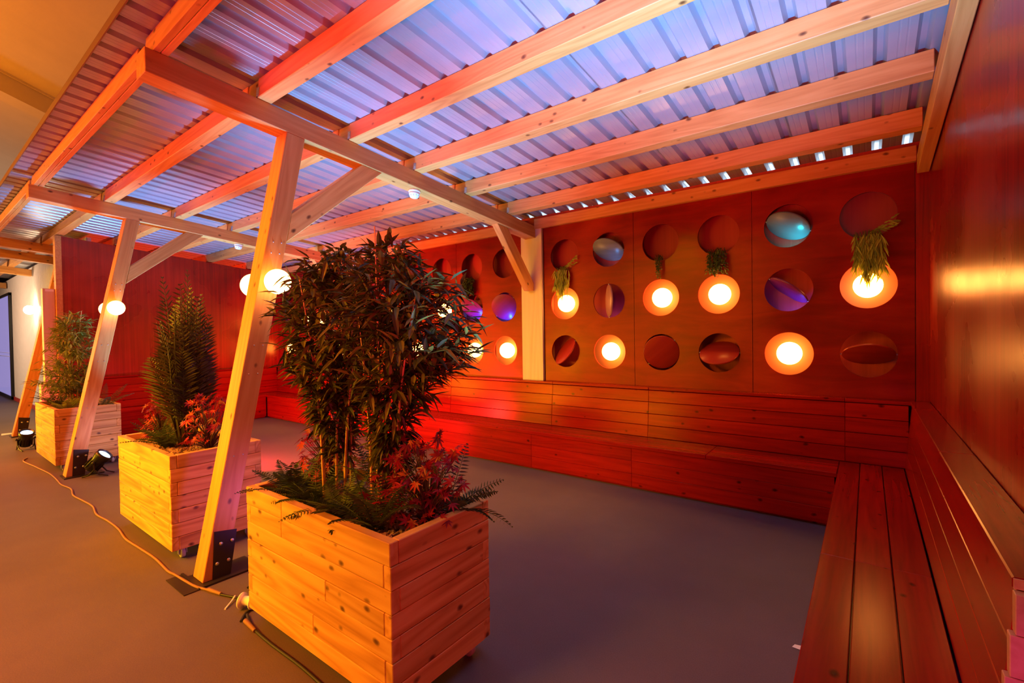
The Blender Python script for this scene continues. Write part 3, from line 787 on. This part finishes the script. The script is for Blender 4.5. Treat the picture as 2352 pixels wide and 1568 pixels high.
def planter(x, y, L, Wd, label, seed):
    root = empty('wooden_planter', (x + L / 2, y + Wd / 2, 0), label=label, cat='planter', group='square board planters on castors')
    rnd = random.Random(seed); th = .045; n = 7; bh = PLh / n

    def side(length, M, first):
        mb = MB()
        for k in range(n):
            full = (k % 2 == first)
            z0 = PZ + k * bh; off = rnd.uniform(-.0015, .0015)
            a, b_ = (0, length) if full else (th, length - th)
            segs = [(a, b_)]
            if rnd.random() < .55 and length > .9:
                c = rnd.uniform(.3, .7) * length; segs = [(a, c), (c, b_)]
            for a, b_ in segs: mb.box(a + .001, b_ - .001, off, th + off, z0 + .0014, z0 + bh - .0014, rnd.random(), .003)
        o = mb.build('plank_side', m_plank, root); o.matrix_basis = M; return o
    hx, hy = L / 2, Wd / 2
    side(L, Matrix.Translation((-hx, -hy, 0)), 0)
    side(L, Matrix.Translation((hx, hy, 0)) @ Matrix.Rotation(PI, 4, 'Z'), 0)
    side(Wd, Matrix.Translation((hx, -hy, 0)) @ Matrix.Rotation(PI / 2, 4, 'Z'), 1)
    side(Wd, Matrix.Translation((-hx, hy, 0)) @ Matrix.Rotation(-PI / 2, 4, 'Z'), 1)
    mb = MB(); mb.box(-hx + th, hx - th, -hy + th, hy - th, PZ + .01, PZ + .04); mb.box(-hx + th, hx - th, -hy + th, hy - th, PZ + .05, PT - .075)
    mb.build('soil_bed', m_soil, root)
    for sx in (-1, 1):
        for sy in (-1, 1):
            mb = MB(); Mx = Matrix.Translation((sx * (hx - .075), sy * (hy - .085), .037)) @ Matrix.Rotation(PI / 2, 4, 'X')
            mb.lathe([(.014, -.019), (.030, -.014), (.037, -.012), (.037, .012), (.030, .014), (.014, .019)], 28, Mx)
            c = mb.build('castor', m_rubber, root)
            mb = MB(); cx, cy = sx * (hx - .075), sy * (hy - .085)
            mb.box(cx - .03, cx + .03, cy - .03, cy + .03, .078, .086); mb.box(cx - .016, cx + .016, cy - .027, cy - .022, .03, .08); mb.box(cx - .016, cx + .016, cy + .022, cy + .027, .03, .08)
            mb.build('castor_fork', m_steel, c)
    return root


P1 = (-2.785, 1.180, 1.262, .612); P2 = (-5.215, 1.168, 1.262, .63); P3 = (-9.13, 1.162, 1.262, .64)
planter(*P1, 'nearest square board planter, holding tall bamboo and ferns', 11)
planter(*P2, 'middle board planter holding the upright palm, behind the nearest post', 12)
planter(*P3, 'farthest board planter with a bright bushy bamboo, behind the second post', 13)


def bark(P, n, seed, label):
    rnd = random.Random(seed); mb = MB(); x, y, L, Wd = P
    for k in range(n):
        px = rnd.uniform(x + .06, x + L - .06); py = rnd.uniform(y + .06, y + Wd - .06); s = rnd.uniform(.006, .016)
        M = Matrix.Translation((px, py, PT - .072 + rnd.uniform(0, .016))) @ Euler((rnd.uniform(-.6, .6), rnd.uniform(-.6, .6), rnd.uniform(0, 6.3))).to_matrix().to_4x4()
        mb.box(-s, s, -s * .5, s * .5, -s * .25, s * .25, rnd.random(), 0, M)
    o = mb.build('bark_mulch', m_bark, label=label, cat='mulch'); o['kind'] = 'stuff'


bark(P1, 2600, 1, 'brown bark chips on the soil of the nearest planter')
bark(P2, 2600, 2, 'golden bark chips round the palm in the middle planter')
bark(P3, 1200, 3, 'pale bark chips in the farthest planter')


# ------------------------------------------------ plants
def bamboo(base, canes, crown, nspray, seed, label, mat, leafL=(.07, .125), leafW=.023, group=None, cane_r=.008):
    """crown: list of (z, radius, cx, cy) rings giving the outline of the leaf mass relative to base"""
    rnd = random.Random(seed); root = empty('bamboo_plant', base, label=label, cat='plant')
    if group: root['group'] = group

    def ring(z):
        for a, b_ in zip(crown[:-1], crown[1:]):
            if a[0] <= z <= b_[0]:
                t = (z - a[0]) / (b_[0] - a[0]); return [a[i] + (b_[i] - a[i]) * t for i in (1, 2, 3)]
        return list(crown[-1][1:])
    tops = []
    for k, (dx, dy, tx, ty, h) in enumerate(canes):
        mb = MB(); pts = []; rad = []
        for i in range(25):
            t = i / 24; pts.append((dx + tx * t * t, dy + ty * t * t, h * t)); rad.append(cane_r * (1 - .65 * t) * (1.18 if i % 4 == 0 else 1.0))
        mb.tube(pts, rad, 8, rnd.random()); mb.build('cane', m_cane, root); tops.append((Vector((dx, dy, 0)), tx, ty, h))
    mb = MB()
    zmin, zmax = crown[0][0], crown[-1][0]
    for s in range(nspray):
        Rm = max(c[1] for c in crown)
        while True:
            z = rnd.uniform(zmin, zmax); R, cx, cy = ring(z)
            if rnd.random() < .10 + .9 * (R / Rm) ** 1.2: break
        a = rnd.uniform(0, 2 * PI); q = R * math.sqrt(rnd.uniform(.12, 1.0))
        tip = Vector((cx + q * math.cos(a), cy + q * .85 * math.sin(a), z))
        b0, tx, ty, h = rnd.choice(tops); t = min(.97, max(.15, (z - rnd.uniform(.08, .3)) / h))
        st = Vector((b0.x + tx * t * t, b0.y + ty * t * t, h * t))
        d = (tip - st); ln = d.length
        if ln > .34: st = tip - d.normalized() * .34
        midp = (st + tip) / 2 + Vector((0, 0, .03)); mb.tube([st, midp, tip], [.0022, .0016, .0008], 4, .0, False)
        out = Vector((math.cos(a), math.sin(a), rnd.uniform(-.4, .7)))
        nl = rnd.randint(6, 10)
        for j in range(nl):
            t = .35 + .65 * j / (nl - 1); p = st.lerp(midp, t * 2) if t < .5 else midp.lerp(tip, t * 2 - 1)
            dd = out + Vector((rnd.uniform(-.9, .9), rnd.uniform(-.9, .9), rnd.uniform(-.9, .6)))
            mb.leaf(p, dd, Vector((rnd.uniform(-.4, .4), rnd.uniform(-.4, .4), 1)), rnd.uniform(*leafL), leafW * rnd.uniform(.8, 1.3), rnd.random() ** 1.6, rnd.uniform(.0, .3), .22)
    mb.build('foliage', mat, root)
    return root


bz = PT - .07
# tall bamboo of the nearest planter: two clumps
bamboo((-2.34, 1.47, bz), [(-.05, -.05, -.16, .05, 1.2), (.02, -.02, .02, .1, 1.36), (.05, .05, .12, .0, 1.3), (-.02, .06, -.06, -.05, 1.1), (.085, -.01, .2, .05, 1.25), (-.005, -.08, -.02, -.1, 1.2)],
       [(.26, .05, .0, .0), (.42, .10, .0, 0), (.60, .19, -.02, 0), (.82, .30, -.04, 0), (1.05, .335, -.04, .0), (1.20, .31, -.03, 0), (1.30, .20, .0, 0), (1.38, .06, .03, 0)], 300, 21,
       'tall dark leafy bamboo, left clump of the nearest planter', m_bamboo, group='tall bamboo clumps in the nearest planter')
bamboo((-1.93, 1.50, bz), [(-.05, -.03, -.08, .03, 1.25), (.02, -.06, .05, -.05, 1.42), (.06, .03, .18, .05, 1.2), (.0, .05, .0, .08, 1.38), (.08, -.03, .22, -.03, 1.1), (-.03, -.08, -.05, -.05, 1.2)],
       [(.24, .05, .0, .0), (.42, .10, .02, 0), (.60, .20, .07, 0), (.80, .35, .15, 0), (.98, .38, .15, .0), (1.14, .32, .12, 0), (1.26, .20, .04, 0), (1.42, .04, .0, 0)], 300, 22,
       'tall dark leafy bamboo, right clump of the nearest planter', m_bamboo, group='tall bamboo clumps in the nearest planter')
# bright bamboo of the farthest planter
bamboo((-8.55, 1.46, bz), [(-.04, 0, .02, .02, 1.25), (.03, .03, .1, .05, 1.3), (.05, -.04, -.1, -.05, 1.2), (-.02, -.05, .05, 0, 1.25)],
       [(.15, .22, -.05, -.05), (.35, .42, -.08, -.1), (.6, .36, .0, 0), (.85, .32, .03, 0), (1.1, .24, .03, 0), (1.3, .12, .0, 0)], 230, 23,
       'bushy bright green bamboo in the farthest planter', m_bamboo2, leafL=(.08, .14), leafW=.02)


def frond(mb, p0, d0, L, up, npair, leafL, leafW, rnd, curl=.5, vee=.9, taper=True, rr=.0025):
    """feather leaf: curved rib with leaflets either side"""
    p = Vector(p0); d = Vector(d0).normalized(); pts = [p.copy()]; step = L / npair; dirs = [d.copy()]
    for k in range(npair):
        d = (d + Vector((0, 0, -curl / npair)) + Vector((rnd.uniform(-.02, .02), rnd.uniform(-.02, .02), 0))).normalized()
        p = p + d * step; pts.append(p.copy()); dirs.append(d.copy())
    mb.tube(pts, [rr * (1 - .8 * i / npair) + .0004 for i in range(npair + 1)], 4, .3, False)
    sh = rnd.random()
    for k in range(1, npair + 1):
        t = k / npair; dd = dirs[k]; side = dd.cross(Vector(up))
        if side.length < 1e-3: side = Vector((1, 0, 0))
        side.normalize(); w = math.sin(PI * min(1, .12 + t * .86)) ** .7 if taper else 1
        for s in (-1, 1):
            v = dd * vee + side * s + Vector((0, 0, rnd.uniform(-.12, .12)))
            mb.leaf(pts[k], v, Vector(up), leafL * w * rnd.uniform(.85, 1.1), leafW, min(1, max(0, sh * .6 + rnd.random() * .4)), .12, .15)


# upright palm
rnd = random.Random(5)
root = empty('palm_plant', (-4.55, 1.47, bz), label='tall upright palm with feathery dark fronds in the middle planter', cat='plant')
for k in range(40):
    a = k * 2.399 + rnd.uniform(-.3, .3); q = k / 39
    tilt = .02 + .20 * q; L = (1.45 - .78 * q) * rnd.uniform(.88, 1.06)
    st = Vector((math.cos(a) * .05, math.sin(a) * .05, .02))
    mb = MB()
    d = Vector((math.cos(a) * tilt, math.sin(a) * tilt, 1))
    bare = .30 - .08 * q; p1 = st + d.normalized() * bare * .9
    mb.tube([st, p1], [.008, .006], 6, .5)
    ro = a + rnd.uniform(-1.3, 1.3)
    frond(mb, p1, d, L - bare, Vector((-math.cos(ro), -math.sin(ro), .1)), 24, .19, .015, rnd, curl=rnd.uniform(-.08, .10), vee=.8, rr=.006)
    mb.build('frond', m_palm, root)


def fern(base, n, L, seed, label, mat=None, tilt=(.5, 1.4), leafL=.055, group='ferns at the feet of the tall plants', bias=None):
    rnd = random.Random(seed); mb = MB()
    for k in range(n):
        a = k * 2.399 + rnd.uniform(-.4, .4); tl = rnd.uniform(*tilt)
        d = Vector((math.cos(a) * tl, math.sin(a) * tl, 1))
        if bias: d += Vector(bias)
        frond(mb, (math.cos(a) * .012, math.sin(a) * .012, 0), d, L * rnd.uniform(.7, 1.1), Vector((-math.cos(a), -math.sin(a), .6)), 20, leafL, .0085, rnd, curl=rnd.uniform(.5, 1.3), vee=.35, rr=.0022)
    return mb.build('fern', mat or m_fern, loc=base, label=label, cat='fern', group=group)


fern((-2.62, 1.38, bz), 20, .28, 31, 'dark fern spilling over the left corner of the nearest planter', bias=(-.2, 0, 0))
fern((-2.40, 1.36, bz), 16, .28, 32, 'dark fern at the foot of the left bamboo clump', bias=(.1, -.2, 0))
fern((-2.10, 1.33, bz), 16, .27, 33, 'drooping fern in the middle of the nearest planter, over its front edge', bias=(-.1, -.3, 0))
fern((-1.80, 1.32, bz), 18, .36, 34, 'upright dark fern behind the front right corner of the nearest planter', tilt=(.2, .9))
fern((-1.66, 1.62, bz), 12, .40, 35, 'fern pointing out over the right rear corner of the nearest planter', tilt=(.5, 1.2), bias=(.45, .1, .2))
fern((-2.14, 1.62, bz), 14, .42, 36, 'tall fern between the two bamboo clumps', tilt=(.1, .6))
fern((-4.60, 1.36, bz), 20, .34, 37, 'dark fern at the foot of the upright palm', tilt=(.3, 1.0), bias=(0, -.2, 0))
fern((-8.75, 1.33, bz), 18, .40, 38, 'spiky fern at the left end of the farthest planter', tilt=(.3, 1.1), bias=(-.2, 0, 0), leafL=.04)
fern((-8.3, 1.36, bz), 14, .26, 39, 'low leafy fern at the front of the farthest planter', mat=m_bamboo2)
fern((-8.05, 1.66, bz), 8, .42, 40, 'fern reaching out to the right behind the second post', tilt=(.4, 1.0), bias=(.4, .2, 0))


def acer(base, n, R, H, seed, label, stretch=(1, 1)):
    rnd = random.Random(seed); root = empty('red_maple_plant', base, label=label, cat='plant', group='red-leaved maples in the planters')
    st = MB(); lf = MB()
    for k in range(n):
        a = rnd.uniform(0, 2 * PI); z = H * rnd.uniform(.12, 1); q = R * math.sqrt(rnd.random()) * (.45 + .55 * math.sin(PI * min(1, z / H * .85 + .1)))
        p = Vector((q * math.cos(a) * stretch[0], q * math.sin(a) * stretch[1], z))
        m_ = Vector((p.x * .35, p.y * .35, z * .55)); st.tube([(0, 0, 0), m_, p], [.004, .0025, .001], 4, .2, False)
        ax = Vector((rnd.uniform(-.5, .8), rnd.uniform(-1.1, .1), rnd.uniform(.2, 1))).normalized()
        t1 = ax.cross(Vector((rnd.uniform(-1, 1), rnd.uniform(-1, 1), .3))).normalized(); t2 = ax.cross(t1)
        s = rnd.uniform(.035, .058); sh = rnd.random()
        for j in range(7):
            an = (j - 3) * .72; ln = s * (1, .95, .75, .45)[abs(j - 3)]
            lf.leaf(p, t1 * math.cos(an) + t2 * math.sin(an), ax, ln, ln * .27, min(1, sh * .8 + rnd.random() * .2), .15, .12)
    st.build('stem', m_stem, root); lf.build('foliage', m_acer, root)
    return root


acer((-2.60, 1.60, bz), 150, .20, .42, 41, 'red-leaved maple behind the left bamboo canes')
acer((-1.67, 1.52, bz), 130, .21, .42, 42, 'large red-leaved maple at the right end of the nearest planter')
acer((-1.86, 1.44, bz), 40, .12, .24, 43, 'small red-leaved maple in front of the right bamboo canes')
acer((-4.92, 1.40, bz), 80, .18, .40, 44, 'red-leaved maple at the left end of the palm planter', (1, .8))
acer((-4.22, 1.52, bz), 110, .20, .46, 45, 'purple-red maple at the right of the upright palm')


# ------------------------------------------------ floor uplighters
def uplighter(loc, rz, tilt, label):
    root = empty('floor_uplighter', loc, (0, 0, rz), label=label, cat='stage light', group='black floor uplighters')
    M = Matrix.Translation((0, 0, .17)) @ Matrix.Rotation(tilt, 4, 'X')
    mb = MB(); mb.lathe([(.035, -.13), (.062, -.115), (.07, -.05), (.07, .02), (.085, .06), (.085, .115), (.078, .115), (.076, .10)], 32, M)
    for k in range(12):
        a = k * PI / 6; mb.box(-.004, .004, .066, .08, -.10, .0, 0, 0, M @ Matrix.Rotation(a, 4, 'Z'))
    mb.build('can_body', m_black, root)
    mb = MB(); mb.lathe([(.076, .098), (.05, .103), (.0001, .105)], 32, M); mb.build('lens', m_lens, root)
    for s in (-1, 1):
        mb = MB(); mb.tube([(s * .088, 0, .17), (s * .09, .0, .09), (s * .085, .05, .03), (s * .07, .13, .010)], .008, 8)
        mb.tube([(s * .09, .0, .09), (s * .085, -.05, .03), (s * .075, -.12, .010)], .008, 8)
        mb.build('yoke_arm', m_black, root)
    for s in (-1, 1):
        mb = MB(); mb.lathe([(.017, 0), (.017, .02)], 14, Matrix.Translation((s * .09, 0, .17)) @ Matrix.Rotation(s * PI / 2, 4, 'Y')); mb.build('knob', m_black, root)
    return root


uplighter((-7.30, 1.44, 0), -.6, -.75, 'black stage uplighter tilted on its yoke beside the second post')
uplighter((-9.95, 1.16, 0), -1.45, -.42, 'black stage uplighter standing by the farthest planter, glowing upward')
uplighter((-3.12, 1.47, 0), .3, .12, 'black stage uplighter hidden between the nearest post and the nearest planter')

# ------------------------------------------------ smoke detectors
for i, (x, y) in enumerate(((-3.53, 3.115), (-7.53, 3.17))):
    root = empty('smoke_detector', (x, y, RB(y)), (SL, 0, 0), label='white round smoke detector under the ' + ('nearest rafter', 'second rafter')[i], cat='smoke detector', group='smoke detectors')
    mb = MB(); mb.lathe([(.058, -.001), (.056, -.022), (.05, -.026)][::-1], 32); mb.build('detector_base', m_white, root)
    mb = MB(); mb.lathe([(.012, -.078), (.035, -.074), (.04, -.052), (.05, -.048), (.052, -.026)], 32)
    for k in range(10):
        mb.box(-.003, .003, .037, .046, -.066, -.05, 0, 0, Matrix.Rotation(k * PI / 5, 4, 'Z'))
    mb.build('sensor_head', m_white, root)


# ------------------------------------------------ cables and bits on the floor
def cable(pts, r, m, label, name='cable'):
    P = [Vector(p) for p in pts]; P = [P[0]] + P + [P[-1]]; out = []
    for a, b_, c, d_ in zip(P[:-3], P[1:-2], P[2:-1], P[3:]):
        for k in range(6):
            t = k / 6
            out.append(0.5 * ((2 * b_) + (c - a) * t + (2 * a - 5 * b_ + 4 * c - d_) * t * t + (3 * b_ - a - 3 * c + d_) * t ** 3))
    out.append(P[-1]); mb = MB(); mb.tube(out, r, 8)
    return mb.build(name, m, label=label, cat='cable')


rr = .008
rn = random.Random(9)
pts = [(-9.2, 1.08, rr), (-9.0, 1.02, rr), (-8.5, 1.06, rr), (-8.0, 1.10, rr)]
x = -7.75
while x < -3.75:
    pts.append((x, 1.112 + rn.uniform(-.02, .02), rr)); x += .3
pts += [(-3.75, 1.12, rr), (-3.6, 1.13, rr), (-3.45, 1.145, rr), (-3.33, 1.18, rr)]
cb = cable(pts, rr, m_cable, 'tan cable running along the floor in front of the planters')
cable([(-3.22, 1.20, rr), (-3.15, 1.225, rr), (-3.02, 1.265, rr), (-2.92, 1.27, rr), (-2.88, 1.20, rr), (-2.82, 1.15, rr)], .007, m_cableb, 'short black cable between the nearest post and planter')
cable([(-2.86, 1.20, rr), (-2.72, 1.165, rr), (-2.5, 1.155, rr), (-2.2, 1.16, rr), (-1.9, 1.15, rr), (-1.5, 1.14, rr)], rr, m_cableb, 'black cable along the foot of the nearest planter')
cable([(-3.30, 1.50, rr), (-3.25, 1.62, rr), (-3.05, 1.6, .03), (-2.95, 1.45, .02), (-2.93, 1.33, rr), (-3.0, 1.27, rr)], .009, m_cableb, 'black cable loop behind the nearest post')
mb = MB(); mb.tube([(-3.34, 1.176, .011), (-3.22, 1.202, .011)], [.013, .010], 12); mb.build('cable_connector', m_cable, label='tan in-line connector on the cable beside the nearest post', cat='connector')
mb = MB(); mb.tube([(-2.80, 1.165, .011), (-2.66, 1.155, .011)], [.013, .010], 12); mb.build('cable_connector', m_cable, label='tan in-line connector on the cable at the nearest planter corner', cat='connector')
mb = MB(); Mr = Matrix.Translation((-2.93, 1.235, .048)) @ Matrix.Rotation(.5, 4, 'Z') @ Matrix.Rotation(PI / 2, 4, 'Y')
mb.lathe([(.012, -.04), (.044, -.04), (.044, -.032), (.026, -.03), (.026, .03), (.044, .032), (.044, .04), (.012, .04), (.012, -.04)], 28, Mr)
mb.build('plug_coupler', m_white, label='round white plug coupler on the floor at the left corner of the nearest planter', cat='plug')
mb = MB(); mb.tube([(-3.10, 1.235, .022), (-3.075, 1.205, .012), (-3.03, 1.15, .004)], [.006, .005, .006], 6); mb.build('cable_tie', m_white, label='white strip of tape round the black cable by the nearest post', cat='tape')
# bright chips of paper or paint on the floor
for k, (x, y, s, lb) in enumerate(((-.28, 2.72, .03, 'small pale scrap on the grey floor near the right bench'), (-11.95, 1.17, .12, 'pale scrap of paper at the foot of the third post'))):
    mb = MB(); mb.add([(x - s, y - s * .5, .003), (x + s, y - s * .7, .004), (x + s * .8, y + s * .6, .006), (x - s * .7, y + s * .5, .003)], [(0, 1, 2, 3)])
    mb.build('paper_scrap', m_white, label=lb, cat='litter')
# wooden floor wedge under the plate of the nearest post
mb = MB(); mb.box(-3.72, -3.40, 1.06, 1.145, 0.001, .006, .4); mb.box(-3.72, -3.40, 1.145, 1.16, .001, .012, .7)
mb.build('floor_batten', m_plate, label='flat metal strip on the floor before the nearest post', cat='metal strip')
